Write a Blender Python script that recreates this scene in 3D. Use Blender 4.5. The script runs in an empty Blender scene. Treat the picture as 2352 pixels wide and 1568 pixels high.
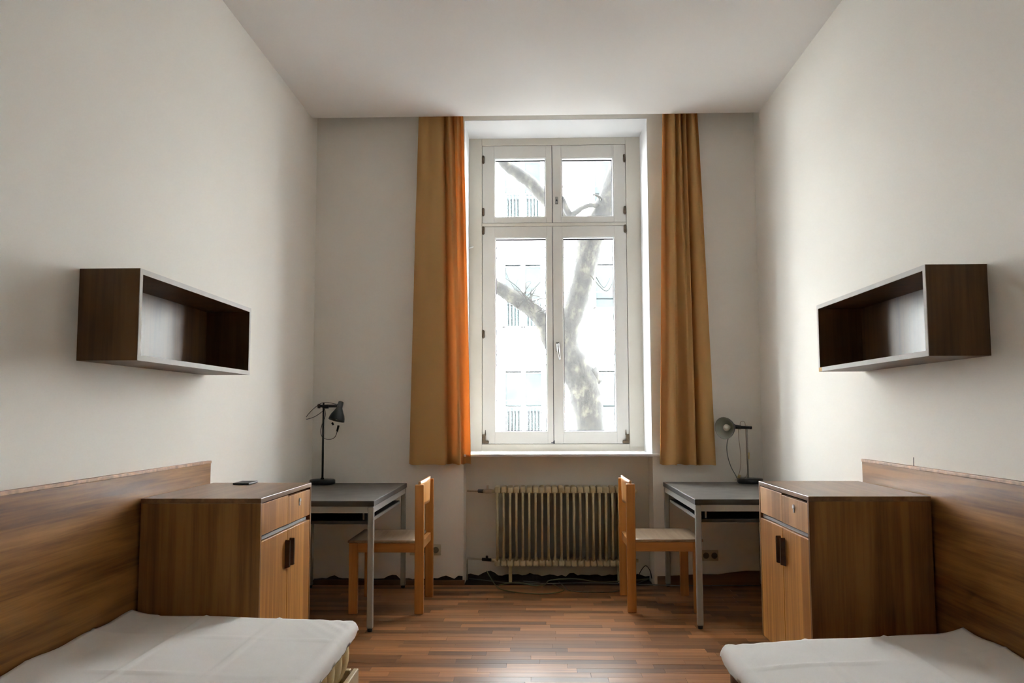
import bpy, bmesh, math, random
from mathutils import Vector, Matrix

random.seed(7)
PI = math.pi
scn = bpy.context.scene
COL = scn.collection

# ------------------------------------------------------------------ camera
CAM_H, F_PX = 1.2388, 1951.3
PITCH, YAW, ROLL = 0.083199, -0.027818, -0.0030297
fw = Vector((math.sin(YAW) * math.cos(PITCH), math.cos(YAW) * math.cos(PITCH), math.sin(PITCH)))
rt = Vector((math.cos(YAW), -math.sin(YAW), 0.0))
up = rt.cross(fw)
rt, up = rt * math.cos(ROLL) + up * math.sin(ROLL), up * math.cos(ROLL) - rt * math.sin(ROLL)
cd = bpy.data.cameras.new('camera')
cd.sensor_width = 36.0
cd.lens = F_PX / 2352.0 * 36.0
cd.clip_start = 0.05
cd.clip_end = 300
cam = bpy.data.objects.new('camera', cd)
cam.matrix_world = Matrix(((rt.x, up.x, -fw.x, 0), (rt.y, up.y, -fw.y, 0), (rt.z, up.z, -fw.z, CAM_H), (0, 0, 0, 1)))
COL.objects.link(cam)
scn.camera = cam

# ------------------------------------------------------------------ sky, sun, exposure
SKY, SUN, EXPOSURE = 6.5, 54.0, 2.06
w = bpy.data.worlds.new('overcast_sky')
scn.world = w
w.use_nodes = True
bg = w.node_tree.nodes['Background']
bg.inputs[0].default_value = (0.93, 0.97, 1.0, 1)
bg.inputs[1].default_value = SKY
sl = bpy.data.lights.new('sun', 'SUN')
sl.energy = SUN
sl.angle = math.radians(2.0)
sl.color = (0.97, 0.99, 1.0)
so = bpy.data.objects.new('sun', sl)
so.rotation_euler = Vector((0.25, 0.75, -0.66)).to_track_quat('-Z', 'Y').to_euler()
so.location = (0, 0, 20)
COL.objects.link(so)
vs = scn.view_settings
vs.view_transform = 'Standard'
vs.look = 'None'
vs.gamma = 1.0
vs.use_curve_mapping = False
vs.exposure = EXPOSURE
cy = scn.cycles
cy.use_denoising = True
try:
    cy.denoiser = 'OPENIMAGEDENOISE'
    cy.denoising_input_passes = 'RGB_ALBEDO_NORMAL'
except Exception:
    pass
cy.max_bounces = 7
cy.diffuse_bounces = 6
cy.use_adaptive_sampling = False
cy.use_light_tree = False
cy.debug_use_spatial_splits = True
cy.use_guiding = False
cy.guiding_training_samples = 16
cy.glossy_bounces = 4
cy.transparent_max_bounces = 16
cy.sample_clamp_indirect = 10.0
cy.caustics_reflective = False
cy.caustics_refractive = False

# ------------------------------------------------------------------ measured room (metres, camera over the origin)
XL, XR = -1.646, 1.638            # side walls
YB = 6.243                        # window wall
YC = 6.096                        # edge of the lowered ceiling, in front of the curtain slot
ZC = 3.416                        # ceiling
YR = -1.7                         # wall behind the camera
OX0, OX1, OZ0, OZ1 = -0.530, 0.845, 0.936, 3.437   # window opening
YW = 6.673                        # front of the window frame
YO = 6.80                         # outer face of the house

# ------------------------------------------------------------------ materials
def new_mat(name):
    m = bpy.data.materials.new(name)
    m.use_nodes = True
    nt = m.node_tree
    return m, nt, nt.nodes['Principled BSDF']

def N(nt, t, **kw):
    n = nt.nodes.new(t)
    for k, v in kw.items():
        setattr(n, k, v)
    return n

def col(c):
    return (c[0], c[1], c[2], 1.0)

def plain(name, c, rough=0.5, metal=0.0, noise=0.0, nscale=20.0, bump=0.0, bscale=200.0, spec=0.5):
    m, nt, b = new_mat(name)
    b.inputs['Base Color'].default_value = col(c)
    b.inputs['Roughness'].default_value = rough
    b.inputs['Metallic'].default_value = metal
    b.inputs['Specular IOR Level'].default_value = spec
    tc = N(nt, 'ShaderNodeTexCoord')
    if noise:
        n = N(nt, 'ShaderNodeTexNoise')
        n.inputs['Scale'].default_value = nscale
        n.inputs['Detail'].default_value = 2
        nt.links.new(tc.outputs['Object'], n.inputs['Vector'])
        r = N(nt, 'ShaderNodeValToRGB')
        r.color_ramp.elements[0].position = 0.3
        r.color_ramp.elements[1].position = 0.7
        r.color_ramp.elements[0].color = col([x * (1 - noise) for x in c])
        r.color_ramp.elements[1].color = col([min(1, x * (1 + noise)) for x in c])
        nt.links.new(n.outputs['Fac'], r.inputs['Fac'])
        nt.links.new(r.outputs['Color'], b.inputs['Base Color'])
    if bump:
        n2 = N(nt, 'ShaderNodeTexNoise')
        n2.inputs['Scale'].default_value = bscale
        n2.inputs['Detail'].default_value = 4
        nt.links.new(tc.outputs['Object'], n2.inputs['Vector'])
        bp = N(nt, 'ShaderNodeBump')
        bp.inputs['Strength'].default_value = bump
        bp.inputs['Distance'].default_value = 0.002
        nt.links.new(n2.outputs['Fac'], bp.inputs['Height'])
        nt.links.new(bp.outputs['Normal'], b.inputs['Normal'])
    return m

def matte(name, c, noise=0.02, nscale=2.0):
    """dull paint or plaster: plain diffuse with a faint mottle"""
    m, nt, b = new_mat(name)
    nt.nodes.remove(b)
    d = N(nt, 'ShaderNodeBsdfDiffuse')
    tc = N(nt, 'ShaderNodeTexCoord')
    n = N(nt, 'ShaderNodeTexNoise')
    n.inputs['Scale'].default_value = nscale
    n.inputs['Detail'].default_value = 1
    nt.links.new(tc.outputs['Object'], n.inputs['Vector'])
    mx = N(nt, 'ShaderNodeMix', data_type='RGBA')
    mx.inputs[6].default_value = col([x * (1 - noise) for x in c])
    mx.inputs[7].default_value = col([min(1, x * (1 + noise)) for x in c])
    nt.links.new(n.outputs['Fac'], mx.inputs[0])
    nt.links.new(mx.outputs[2], d.inputs['Color'])
    nt.links.new(d.outputs[0], nt.nodes['Material Output'].inputs['Surface'])
    return m

def wood(name, dark, light, axis, rough=0.4, scale=1.0, coat=0.0, bands=0.5, rand=False, spec=0.5):
    """veneer / timber: grain streaks stretched along one local axis"""
    m, nt, b = new_mat(name)
    tc = N(nt, 'ShaderNodeTexCoord')
    mp = N(nt, 'ShaderNodeMapping')
    long_, cross = 1.6 * scale, 42.0 * scale
    s = [cross, cross, cross]
    s[axis] = long_
    mp.inputs['Scale'].default_value = s
    src = tc.outputs['Object']
    if rand:
        oi = N(nt, 'ShaderNodeObjectInfo')
        ad = N(nt, 'ShaderNodeVectorMath', operation='ADD')
        mu = N(nt, 'ShaderNodeVectorMath', operation='SCALE')
        mu.inputs[0].default_value = (37.0, 53.0, 11.0)
        nt.links.new(oi.outputs['Random'], mu.inputs['Scale'])
        nt.links.new(tc.outputs['Object'], ad.inputs[0])
        nt.links.new(mu.outputs[0], ad.inputs[1])
        src = ad.outputs[0]
    nt.links.new(src, mp.inputs['Vector'])
    n = N(nt, 'ShaderNodeTexNoise')
    n.inputs['Scale'].default_value = 1.0
    n.inputs['Detail'].default_value = 4
    n.inputs['Roughness'].default_value = 0.65
    n.inputs['Distortion'].default_value = 0.3
    nt.links.new(mp.outputs[0], n.inputs['Vector'])
    mp2 = N(nt, 'ShaderNodeMapping')
    s2 = [9.0 * scale] * 3
    s2[axis] = 0.7 * scale
    mp2.inputs['Scale'].default_value = s2
    nt.links.new(src, mp2.inputs['Vector'])
    n2 = N(nt, 'ShaderNodeTexNoise')
    n2.inputs['Scale'].default_value = 1.0
    n2.inputs['Detail'].default_value = 1
    n2.inputs['Distortion'].default_value = 0.6
    nt.links.new(mp2.outputs[0], n2.inputs['Vector'])
    mx = N(nt, 'ShaderNodeMix', data_type='FLOAT')
    mx.inputs[0].default_value = bands
    nt.links.new(n.outputs['Fac'], mx.inputs[2])
    nt.links.new(n2.outputs['Fac'], mx.inputs[3])
    r = N(nt, 'ShaderNodeValToRGB')
    r.color_ramp.elements[0].position = 0.38
    r.color_ramp.elements[1].position = 0.62
    r.color_ramp.elements[0].color = col(dark)
    r.color_ramp.elements[1].color = col(light)
    nt.links.new(mx.outputs[0], r.inputs['Fac'])
    out = r.outputs['Color']
    if rand:
        hs = N(nt, 'ShaderNodeHueSaturation')
        mr = N(nt, 'ShaderNodeMapRange')
        mr.inputs['To Min'].default_value = 0.5
        mr.inputs['To Max'].default_value = 1.75
        nt.links.new(oi.outputs['Random'], mr.inputs['Value'])
        nt.links.new(mr.outputs[0], hs.inputs['Value'])
        nt.links.new(out, hs.inputs['Color'])
        out = hs.outputs['Color']
    nt.links.new(out, b.inputs['Base Color'])
    b.inputs['Roughness'].default_value = rough
    b.inputs['Specular IOR Level'].default_value = spec
    b.inputs['Coat Weight'].default_value = coat
    b.inputs['Coat Roughness'].default_value = 0.25
    bp = N(nt, 'ShaderNodeBump')
    bp.inputs['Strength'].default_value = 0.08
    bp.inputs['Distance'].default_value = 0.002
    nt.links.new(n.outputs['Fac'], bp.inputs['Height'])
    nt.links.new(bp.outputs['Normal'], b.inputs['Normal'])
    return m

def cloth_translucent(name, c, t, amount):
    m, nt, b = new_mat(name)
    nt.nodes.remove(b)
    out = nt.nodes['Material Output']
    d = N(nt, 'ShaderNodeBsdfDiffuse')
    d.inputs['Color'].default_value = col(c)
    tr = N(nt, 'ShaderNodeBsdfTranslucent')
    tr.inputs['Color'].default_value = col(t)
    mx = N(nt, 'ShaderNodeMixShader')
    mx.inputs[0].default_value = amount
    tc = N(nt, 'ShaderNodeTexCoord')
    wv = N(nt, 'ShaderNodeTexNoise')
    wv.inputs['Scale'].default_value = 400
    nt.links.new(tc.outputs['Object'], wv.inputs['Vector'])
    bp = N(nt, 'ShaderNodeBump')
    bp.inputs['Strength'].default_value = 0.15
    bp.inputs['Distance'].default_value = 0.001
    nt.links.new(wv.outputs['Fac'], bp.inputs['Height'])
    nt.links.new(bp.outputs['Normal'], d.inputs['Normal'])
    nt.links.new(d.outputs[0], mx.inputs[1])
    nt.links.new(tr.outputs[0], mx.inputs[2])
    nt.links.new(mx.outputs[0], out.inputs['Surface'])
    return m

def glass(name, haze, hazecol=(0.9, 0.93, 1.0)):
    """thin window pane: clear, a faint reflection and a pale veil imitating glare haze"""
    m, nt, b = new_mat(name)
    nt.nodes.remove(b)
    out = nt.nodes['Material Output']
    tp = N(nt, 'ShaderNodeBsdfTransparent')
    tp.inputs['Color'].default_value = (0.98, 0.99, 0.99, 1)
    gl = N(nt, 'ShaderNodeBsdfGlossy')
    gl.inputs['Roughness'].default_value = 0.02
    lw = N(nt, 'ShaderNodeLayerWeight')
    lw.inputs['Blend'].default_value = 0.5
    pw = N(nt, 'ShaderNodeMath', operation='POWER')
    pw.inputs[1].default_value = 5.0
    nt.links.new(lw.outputs['Facing'], pw.inputs[0])
    fr = N(nt, 'ShaderNodeMath', operation='MULTIPLY_ADD')      # Schlick reflectance, the same from both sides
    fr.inputs[1].default_value = 0.95
    fr.inputs[2].default_value = 0.035
    nt.links.new(pw.outputs[0], fr.inputs[0])
    mx = N(nt, 'ShaderNodeMixShader')
    nt.links.new(fr.outputs[0], mx.inputs[0])
    nt.links.new(tp.outputs[0], mx.inputs[1])
    nt.links.new(gl.outputs[0], mx.inputs[2])
    tl = N(nt, 'ShaderNodeBsdfTranslucent')
    tl.inputs['Color'].default_value = col(hazecol)
    m2 = N(nt, 'ShaderNodeMixShader')
    m2.inputs[0].default_value = haze  # pale veil mixed in to wash out the view like glare
    nt.links.new(mx.outputs[0], m2.inputs[1])
    nt.links.new(tl.outputs[0], m2.inputs[2])
    nt.links.new(m2.outputs[0], out.inputs['Surface'])
    return m

M = {}
M['wall'] = matte('wall_plaster', (0.865, 0.843, 0.79), 0.025, 1.5)
M['ceiling'] = matte('ceiling_paint', (0.875, 0.86, 0.84), 0.015, 2.0)
M['reveal'] = matte('reveal_paint', (0.72, 0.72, 0.72), 0.012, 3.0)
M['frame'] = plain('window_lacquer', (0.66, 0.625, 0.55), 0.4, noise=0.015, nscale=4)
M['sash'] = plain('sash_lacquer', (0.66, 0.64, 0.60), 0.35)
M['bead'] = plain('glazing_bead', (0.85, 0.86, 0.86), 0.3)
M['gasket'] = plain('rubber_gasket', (0.02, 0.02, 0.03), 0.6)
M['pane'] = glass('window_glass', 0.006)
M['hinge'] = plain('aged_brass', (0.16, 0.12, 0.08), 0.45, metal=0.8, noise=0.3, nscale=60)
M['chrome'] = plain('brushed_metal', (0.40, 0.39, 0.37), 0.35, metal=1.0)
M['alu'] = plain('aluminium_strip', (0.42, 0.43, 0.44), 0.4, metal=0.8)
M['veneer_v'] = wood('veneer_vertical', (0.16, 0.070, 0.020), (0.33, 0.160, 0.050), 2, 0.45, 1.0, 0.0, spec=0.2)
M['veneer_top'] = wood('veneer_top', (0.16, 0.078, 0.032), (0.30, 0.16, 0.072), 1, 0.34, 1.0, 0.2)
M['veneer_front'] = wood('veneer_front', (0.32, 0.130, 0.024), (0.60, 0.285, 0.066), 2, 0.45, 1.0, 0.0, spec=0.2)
M['veneer_worn'] = wood('veneer_worn', (0.28, 0.130, 0.036), (0.60, 0.33, 0.14), 2, 0.5, 0.7, 0.0, bands=0.7, spec=0.2)
M['panel'] = wood('panel_oak', (0.125, 0.048, 0.011), (0.38, 0.180, 0.050), 1, 0.42, 1.0, 0.0, bands=0.5, spec=0.25)
M['panel_cap'] = plain('panel_edge', (0.40, 0.21, 0.10), 0.5, noise=0.35, nscale=30)
M['shelf'] = wood('shelf_veneer', (0.075, 0.038, 0.014), (0.15, 0.078, 0.03), 2, 0.45, 1.0, 0.0, spec=0.3)
M['shelf_edge'] = plain('shelf_edge_band', (0.66, 0.65, 0.63), 0.7, noise=0.04, nscale=12, spec=0.05)
M['chip'] = plain('bare_chipboard', (0.62, 0.40, 0.17), 0.8, noise=0.2, nscale=200)
M['handle'] = plain('dark_wood_pull', (0.045, 0.022, 0.010), 0.25, noise=0.2, nscale=30)
M['shadowgap'] = plain('dark_recess', (0.02, 0.012, 0.006), 0.8)
M['plank'] = wood('parquet_oak', (0.18, 0.070, 0.023), (0.34, 0.155, 0.056), 0, 0.34, 1.0, 0.05, bands=0.5, rand=True, spec=0.4)
M['subfloor'] = plain('parquet_joint', (0.03, 0.018, 0.01), 0.8)
M['parquet'] = wood('parquet_far', (0.17, 0.064, 0.022), (0.34, 0.150, 0.056), 0, 0.33, 1.0, 0.08)
M['desktop'] = plain('grey_linoleum', (0.125, 0.115, 0.100), 0.42, noise=0.22, nscale=7)
M['deskedge'] = plain('dark_edge', (0.030, 0.030, 0.026), 0.5)
M['deskmetal'] = plain('grey_steel', (0.36, 0.37, 0.35), 0.42, metal=0.25)
M['black'] = plain('black_plastic', (0.012, 0.013, 0.014), 0.45)
M['blackmetal'] = plain('black_enamel', (0.014, 0.015, 0.018), 0.3)
M['chair'] = wood('chair_beech', (0.42, 0.165, 0.030), (0.66, 0.30, 0.075), 2, 0.42, 0.7, 0.1)
M['chairh'] = wood('chair_beech_rail', (0.42, 0.165, 0.030), (0.66, 0.30, 0.075), 0, 0.42, 0.7, 0.1)
M['chairseat'] = wood('chair_seat', (0.26, 0.16, 0.08), (0.42, 0.31, 0.20), 1, 0.38, 0.6, 0.15)
M['curtain'] = cloth_translucent('curtain_cloth', (0.54, 0.345, 0.145), (0.95, 0.22, 0.03), 0.13)
M['radiator'] = plain('radiator_enamel', (0.60, 0.53, 0.35), 0.45, noise=0.1, nscale=25)
M['pipe'] = plain('pipe_paint', (0.52, 0.45, 0.36), 0.5, noise=0.1, nscale=20)
M['sheet'] = plain('white_cotton', (0.90, 0.89, 0.87), 0.9, noise=0.015, nscale=8, bump=0.1, bscale=300, spec=0.1)
M['mattress'] = plain('mattress_ticking', (0.74, 0.61, 0.36), 0.85, noise=0.12, nscale=15, bump=0.2, bscale=150, spec=0.1)
M['cord'] = plain('mattress_cord', (0.75, 0.73, 0.66), 0.7)
M['palewood'] = wood('pale_pine', (0.52, 0.40, 0.23), (0.68, 0.56, 0.36), 1, 0.5, 0.6)
M['brownwood'] = wood('bed_brown', (0.16, 0.07, 0.028), (0.27, 0.13, 0.055), 2, 0.45, 0.8)
M['cable_grey'] = plain('grey_cable', (0.13, 0.14, 0.13), 0.5)
M['cable_green'] = plain('green_cable', (0.16, 0.18, 0.10), 0.5)
M['cable_black'] = plain('black_cable', (0.02, 0.02, 0.022), 0.5)
M['cable_pale'] = plain('pale_cord', (0.36, 0.30, 0.24), 0.5)
M['socket'] = plain('socket_plastic', (0.55, 0.50, 0.38), 0.45)
M['socketdark'] = plain('socket_well', (0.16, 0.14, 0.10), 0.6)
M['base'] = wood('baseboard_wood', (0.10, 0.045, 0.016), (0.20, 0.10, 0.04), 0, 0.5, 0.8)
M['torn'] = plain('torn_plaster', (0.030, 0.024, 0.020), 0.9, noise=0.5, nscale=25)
M['shadewhite'] = plain('lamp_inner', (0.34, 0.36, 0.31), 0.35)
M['bulb'] = plain('frosted_bulb', (0.72, 0.70, 0.64), 0.25)
M['plug'] = plain('pale_plug', (0.60, 0.50, 0.25), 0.5)
M['facade'] = matte('white_stucco', (0.80, 0.80, 0.79), 0.03, 2.0)
M['course'] = plain('facade_joint', (0.014, 0.015, 0.022), 0.8)
M['winframe'] = plain('white_window_paint', (0.82, 0.82, 0.82), 0.5)
M['lintel'] = plain('cream_blind_box', (0.66, 0.63, 0.55), 0.7)
M['farglass'] = plain('far_window_glass', (0.014, 0.0175, 0.0175), 0.05, noise=0.3, nscale=1.2, spec=0.25)
M['street'] = matte('street_paving', (0.18, 0.18, 0.18), 0.15, 3.0)
M['render'] = matte('outer_render', (0.42, 0.40, 0.36), 0.05, 2.0)

def bark():
    m, nt, b = new_mat('tree_bark')
    tc = N(nt, 'ShaderNodeTexCoord')
    mp = N(nt, 'ShaderNodeMapping')
    mp.inputs['Scale'].default_value = (11, 11, 7)
    nt.links.new(tc.outputs['Object'], mp.inputs['Vector'])
    n = N(nt, 'ShaderNodeTexNoise')
    n.inputs['Scale'].default_value = 1.0
    n.inputs['Detail'].default_value = 7
    n.inputs['Roughness'].default_value = 0.7
    nt.links.new(mp.outputs[0], n.inputs['Vector'])
    r = N(nt, 'ShaderNodeValToRGB')
    e = r.color_ramp.elements
    e[0].position = 0.35
    e[0].color = (0.030, 0.030, 0.028, 1)
    e[1].position = 0.72
    e[1].color = (0.20, 0.185, 0.15, 1)
    x = e.new(0.52)
    x.color = (0.055, 0.053, 0.048, 1)
    nt.links.new(n.outputs['Fac'], r.inputs['Fac'])
    nt.links.new(r.outputs['Color'], b.inputs['Base Color'])
    b.inputs['Roughness'].default_value = 0.95
    bp = N(nt, 'ShaderNodeBump')
    bp.inputs['Strength'].default_value = 0.7
    bp.inputs['Distance'].default_value = 0.02
    nt.links.new(n.outputs['Fac'], bp.inputs['Height'])
    nt.links.new(bp.outputs['Normal'], b.inputs['Normal'])
    return m
M['bark'] = bark()

# ------------------------------------------------------------------ mesh helpers
class MB:
    """collects shapes into one mesh"""
    def __init__(self):
        self.bm = bmesh.new()

    def box(self, x0, x1, y0, y1, z0, z1, bevel=0.0, seg=2, mat=None):
        b2 = bmesh.new()
        bmesh.ops.create_cube(b2, size=1.0)
        for v in b2.verts:
            v.co = Vector((x0 + (v.co.x + .5) * (x1 - x0), y0 + (v.co.y + .5) * (y1 - y0), z0 + (v.co.z + .5) * (z1 - z0)))
        if bevel:
            bmesh.ops.bevel(b2, geom=list(b2.edges), offset=bevel, segments=seg, profile=0.5, affect='EDGES')
            for f in b2.faces:
                f.smooth = False
        if mat is not None:
            bmesh.ops.transform(b2, matrix=mat, verts=b2.verts)
        self._join(b2)
        return self

    def _join(self, b2):
        me = bpy.data.meshes.new('tmp')
        b2.to_mesh(me)
        b2.free()
        self.bm.from_mesh(me)
        bpy.data.meshes.remove(me)

    def frustum(self, a, b, r0, r1, seg=16, caps=True):
        a, b = Vector(a), Vector(b)
        return self.tube([a, b], [r0, r1], seg, caps)

    def tube(self, pts, rad, seg=10, caps=True, squash=None):
        pts = [Vector(p) for p in pts]
        n = len(pts)
        if not isinstance(rad, (list, tuple)):
            rad = [rad] * n
        bm = self.bm
        rings = []
        prev = None
        for i, p in enumerate(pts):
            t = (pts[min(i + 1, n - 1)] - pts[max(i - 1, 0)]).normalized()
            if prev is None:
                ref = Vector((0, 0, 1)) if abs(t.z) < 0.9 else Vector((1, 0, 0))
                u = t.cross(ref).normalized()
            else:
                u = (prev - t * prev.dot(t)).normalized()
            prev = u
            v = t.cross(u)
            ring = []
            for k in range(seg):
                a = 2 * PI * k / seg
                d = u * math.cos(a) + v * math.sin(a)
                if squash:
                    d = Vector((d.x * squash[0], d.y * squash[1], d.z * squash[2]))
                ring.append(bm.verts.new(p + d * rad[i]))
            rings.append(ring)
        for i in range(n - 1):
            for k in range(seg):
                f = bm.faces.new((rings[i][k], rings[i][(k + 1) % seg], rings[i + 1][(k + 1) % seg], rings[i + 1][k]))
                f.smooth = True
        if caps:
            bm.faces.new(list(reversed(rings[0])))
            bm.faces.new(rings[-1])
        return self

    def lathe(self, prof, origin, axis, seg=28, smooth=True):
        """profile [(r, h)] turned about an axis through origin"""
        o, ax = Vector(origin), Vector(axis).normalized()
        ref = Vector((0, 0, 1)) if abs(ax.z) < 0.9 else Vector((1, 0, 0))
        u = ax.cross(ref).normalized()
        v = ax.cross(u)
        bm = self.bm
        rings = []
        for r, h in prof:
            rings.append([bm.verts.new(o + ax * h + (u * math.cos(2 * PI * k / seg) + v * math.sin(2 * PI * k / seg)) * max(r, 1e-5)) for k in range(seg)])
        for i in range(len(rings) - 1):
            for k in range(seg):
                f = bm.faces.new((rings[i][k], rings[i][(k + 1) % seg], rings[i + 1][(k + 1) % seg], rings[i + 1][k]))
                f.smooth = smooth
        return self

    def prism(self, poly, y0, y1):
        """polygon in x/z extruded along y"""
        bm = self.bm
        a = [bm.verts.new((x, y0, z)) for x, z in poly]
        b = [bm.verts.new((x, y1, z)) for x, z in poly]
        n = len(poly)
        bm.faces.new(a)
        bm.faces.new(list(reversed(b)))
        for i in range(n):
            bm.faces.new((a[i], b[i], b[(i + 1) % n], a[(i + 1) % n]))
        return self

    def sheet(self, grid, smooth=True):
        bm = self.bm
        vs_ = [[bm.verts.new(p) for p in row] for row in grid]
        for i in range(len(vs_) - 1):
            for j in range(len(vs_[0]) - 1):
                f = bm.faces.new((vs_[i][j], vs_[i][j + 1], vs_[i + 1][j + 1], vs_[i + 1][j]))
                f.smooth = smooth
        return self

    def build(self, name, mat, parent=None, recalc=True):
        if recalc:
            bmesh.ops.recalc_face_normals(self.bm, faces=self.bm.faces)
        me = bpy.data.meshes.new(name)
        self.bm.to_mesh(me)
        self.bm.free()
        me.materials.append(M[mat])
        o = bpy.data.objects.new(name, me)
        COL.objects.link(o)
        if parent is not None:
            o.parent = parent
        return o

def tag(o, label=None, cat=None, group=None, kind=None):
    if label:
        o['label'] = label
    if cat:
        o['category'] = cat
    if group:
        o['group'] = group
    if kind:
        o['kind'] = kind
    return o

def thing(name, label, cat, loc=(0, 0, 0), rz=0.0, group=None):
    o = bpy.data.objects.new(name, None)
    o.empty_display_size = 0.1
    o.location = loc
    o.rotation_euler = (0, 0, rz)
    COL.objects.link(o)
    return tag(o, label, cat, group)

def smooth_path(pts, n=6):
    P = [Vector(p) for p in pts]
    out = []
    for i in range(len(P) - 1):
        p0, p1, p2, p3 = P[max(i - 1, 0)], P[i], P[i + 1], P[min(i + 2, len(P) - 1)]
        for k in range(n):
            t = k / n
            out.append(0.5 * ((2 * p1) + (p2 - p0) * t + (2 * p0 - 5 * p1 + 4 * p2 - p3) * t * t + (3 * p1 - p0 - 3 * p2 + p3) * t ** 3))
    out.append(P[-1])
    return out

def interp(tab, x):
    if x <= tab[0][0]:
        return tab[0][1]
    for (a, va), (b, vb) in zip(tab, tab[1:]):
        if x <= b:
            return va + (vb - va) * (x - a) / (b - a)
    return tab[-1][1]

def wall_with_holes(mb, x0, x1, z0, z1, y0, y1, holes):
    xs = sorted({x0, x1, *[h[0] for h in holes], *[h[1] for h in holes]})
    zs = sorted({z0, z1, *[h[2] for h in holes], *[h[3] for h in holes]})
    for xa, xb in zip(xs, xs[1:]):
        run = None
        for za, zb in zip(zs, zs[1:]):
            cx, cz = (xa + xb) / 2, (za + zb) / 2
            hole = any(h[0] < cx < h[1] and h[2] < cz < h[3] for h in holes)
            if hole:
                if run:
                    mb.box(xa, xb, y0, y1, run[0], run[1])
                run = None
            else:
                run = (run[0], zb) if run else (za, zb)
        if run:
            mb.box(xa, xb, y0, y1, run[0], run[1])

# ------------------------------------------------------------------ room shell
floor = MB().box(XL - .3, XR + .3, YR - .3, YO, -0.3, -0.015).build('floor', 'subfloor')
tag(floor, kind='structure')

# parquet: staggered strips laid across the room, each visible strip a plank of its own
ROW = 0.071
plank_me = MB().box(-.5, .5, -.5, .5, -1.0, 0.0).build('plank', 'plank')
plank_mesh = plank_me.data
bpy.data.objects.remove(plank_me)
rest = MB()
rng = random.Random(3)
def in_view(x, y):
    # floor that the beds, cabinets and the frame's lower edge leave visible
    if y < 3.62 or y > YB + .2:
        return False
    lo = -0.95 if y < 4.25 else -1.62
    hi = 0.98 if y < 4.35 else 1.62
    return lo < x < hi
y = YB - .004
npl = 0
row = 0
while y > YR:
    y0 = y - ROW
    x = XL - rng.uniform(0, .45)
    while x < XR:
        L = rng.choice((0.24, 0.30, 0.36, 0.42, 0.48, 0.52))
        xa, xb = max(x, XL), min(x + L, XR)
        x += L
        if y0 > YB - .02:
            xa, xb = max(xa, OX0), min(xb, OX1)
        if xb - xa < 0.02:
            continue
        vis = any(in_view(px, y0 + ROW / 2) for px in (xa + .01, (xa + xb) / 2, xb - .01))
        if vis and npl < 300:
            o = bpy.data.objects.new('plank', plank_mesh)
            o.location = ((xa + xb) / 2, y0 + ROW / 2, rng.uniform(-.0006, 0))
            o.scale = (xb - xa - .0012, ROW - .0012, 0.0144)
            o.rotation_euler = (rng.uniform(-.002, .002), rng.uniform(-.0006, .0006), 0)
            COL.objects.link(o)
            o.parent = floor
            npl += 1
        else:
            rest.box(xa + .0006, xb - .0006, y0 + .0006, y0 + ROW - .0006, -0.0145, 0)
    y -= ROW
    row += 1
tag(rest.build('parquet', 'parquet', floor), kind='stuff')

tag(MB().box(XL - .35, XL, YR - .3, YB + .05, -.3, ZC + .5).build('wall_left', 'wall'), kind='structure')
tag(MB().box(XR, XR + .35, YR - .3, YB + .05, -.3, ZC + .5).build('wall_right', 'wall'), kind='structure')
tag(MB().box(XL - .35, XR + .35, YR - .3, YR, -.3, ZC + .5).build('wall_front', 'wall'), kind='structure')
mb = MB()
mb.box(XL - .3, XR + .3, YR - .3, YC, ZC, ZC + .24)
mb.box(XL - .35, XR + .35, YR - .3, YO, ZC + .24, ZC + .6)
tag(mb.build('ceiling', 'ceiling'), kind='structure')

# window wall: inner leaf with the opening and the radiator niche, then the thick outer leaf
mb = MB()
wall_with_holes(mb, XL - .35, XR + .35, -.3, ZC + .3, YB, YB + .24, [(OX0, OX1, -.02, OZ1)])
tag(mb.build('wall_back', 'wall'), kind='structure')
mb = MB()
wall_with_holes(mb, XL - .35, XR + .35, -.3, ZC + .3, YB + .24, YO - .04, [(OX0, OX1, OZ0 - .03, OZ1)])
tag(mb.build('wall_breast', 'wall'), kind='structure')
mb = MB()
wall_with_holes(mb, -30, 30, -4, 16.0, YO - .04, YO, [(OX0, OX1, OZ0 - .03, OZ1)])
mb.box(-30, 30, YO - .5, YO, ZC + .65, 16.0)  # unseen upper storeys, raised to shade the tree and lower facade opposite
tag(mb.build('wall_outer', 'render'), kind='structure')

# white lining of the window reveal
mb = MB()
t = .004
mb.box(OX0 - .001, OX0 + t, YB + .003, YW + .03, OZ0, OZ1 - t)
mb.box(OX1 - t, OX1 + .001, YB + .003, YW + .03, OZ0, OZ1 - t)
mb.box(OX0 - .001, OX1 + .001, YB + .003, YW + .03, OZ1 - t, OZ1 + .001)
tag(mb.build('trim_1', 'reveal'), kind='structure')

# baseboards and the torn plaster edge along the floor
tag(MB().box(XL + .002, OX0 + .01, YB - .018, YB, 0, .036, .002).build('baseboard_left', 'base'), kind='structure')
mb = MB()
poly = [(OX1 + .02, 0)] + [(OX1 + .02, .065), (.98, .070), (1.16, .080), (1.30, .079), (1.40, .094), (1.50, .105), (1.63, .104)] + [(1.634, 0)]
mb.prism(poly, YB - .014, YB - .001)
tag(mb.build('baseboard_right', 'base'), kind='structure')
def torn(name, xs, zs, y, th=.004, z0=.0):
    mb = MB()
    poly = [(xs[0], z0)] + list(zip(xs, zs)) + [(xs[-1], z0)]
    mb.prism(poly, y - th, y)
    tag(mb.build(name, 'torn'), kind='structure')
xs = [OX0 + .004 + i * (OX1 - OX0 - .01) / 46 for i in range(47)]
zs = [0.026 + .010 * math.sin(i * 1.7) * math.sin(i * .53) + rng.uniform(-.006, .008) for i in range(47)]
zs[5] = .052; zs[6] = .058; zs[7] = .045; zs[26] = .040; zs[27] = .042
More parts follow.
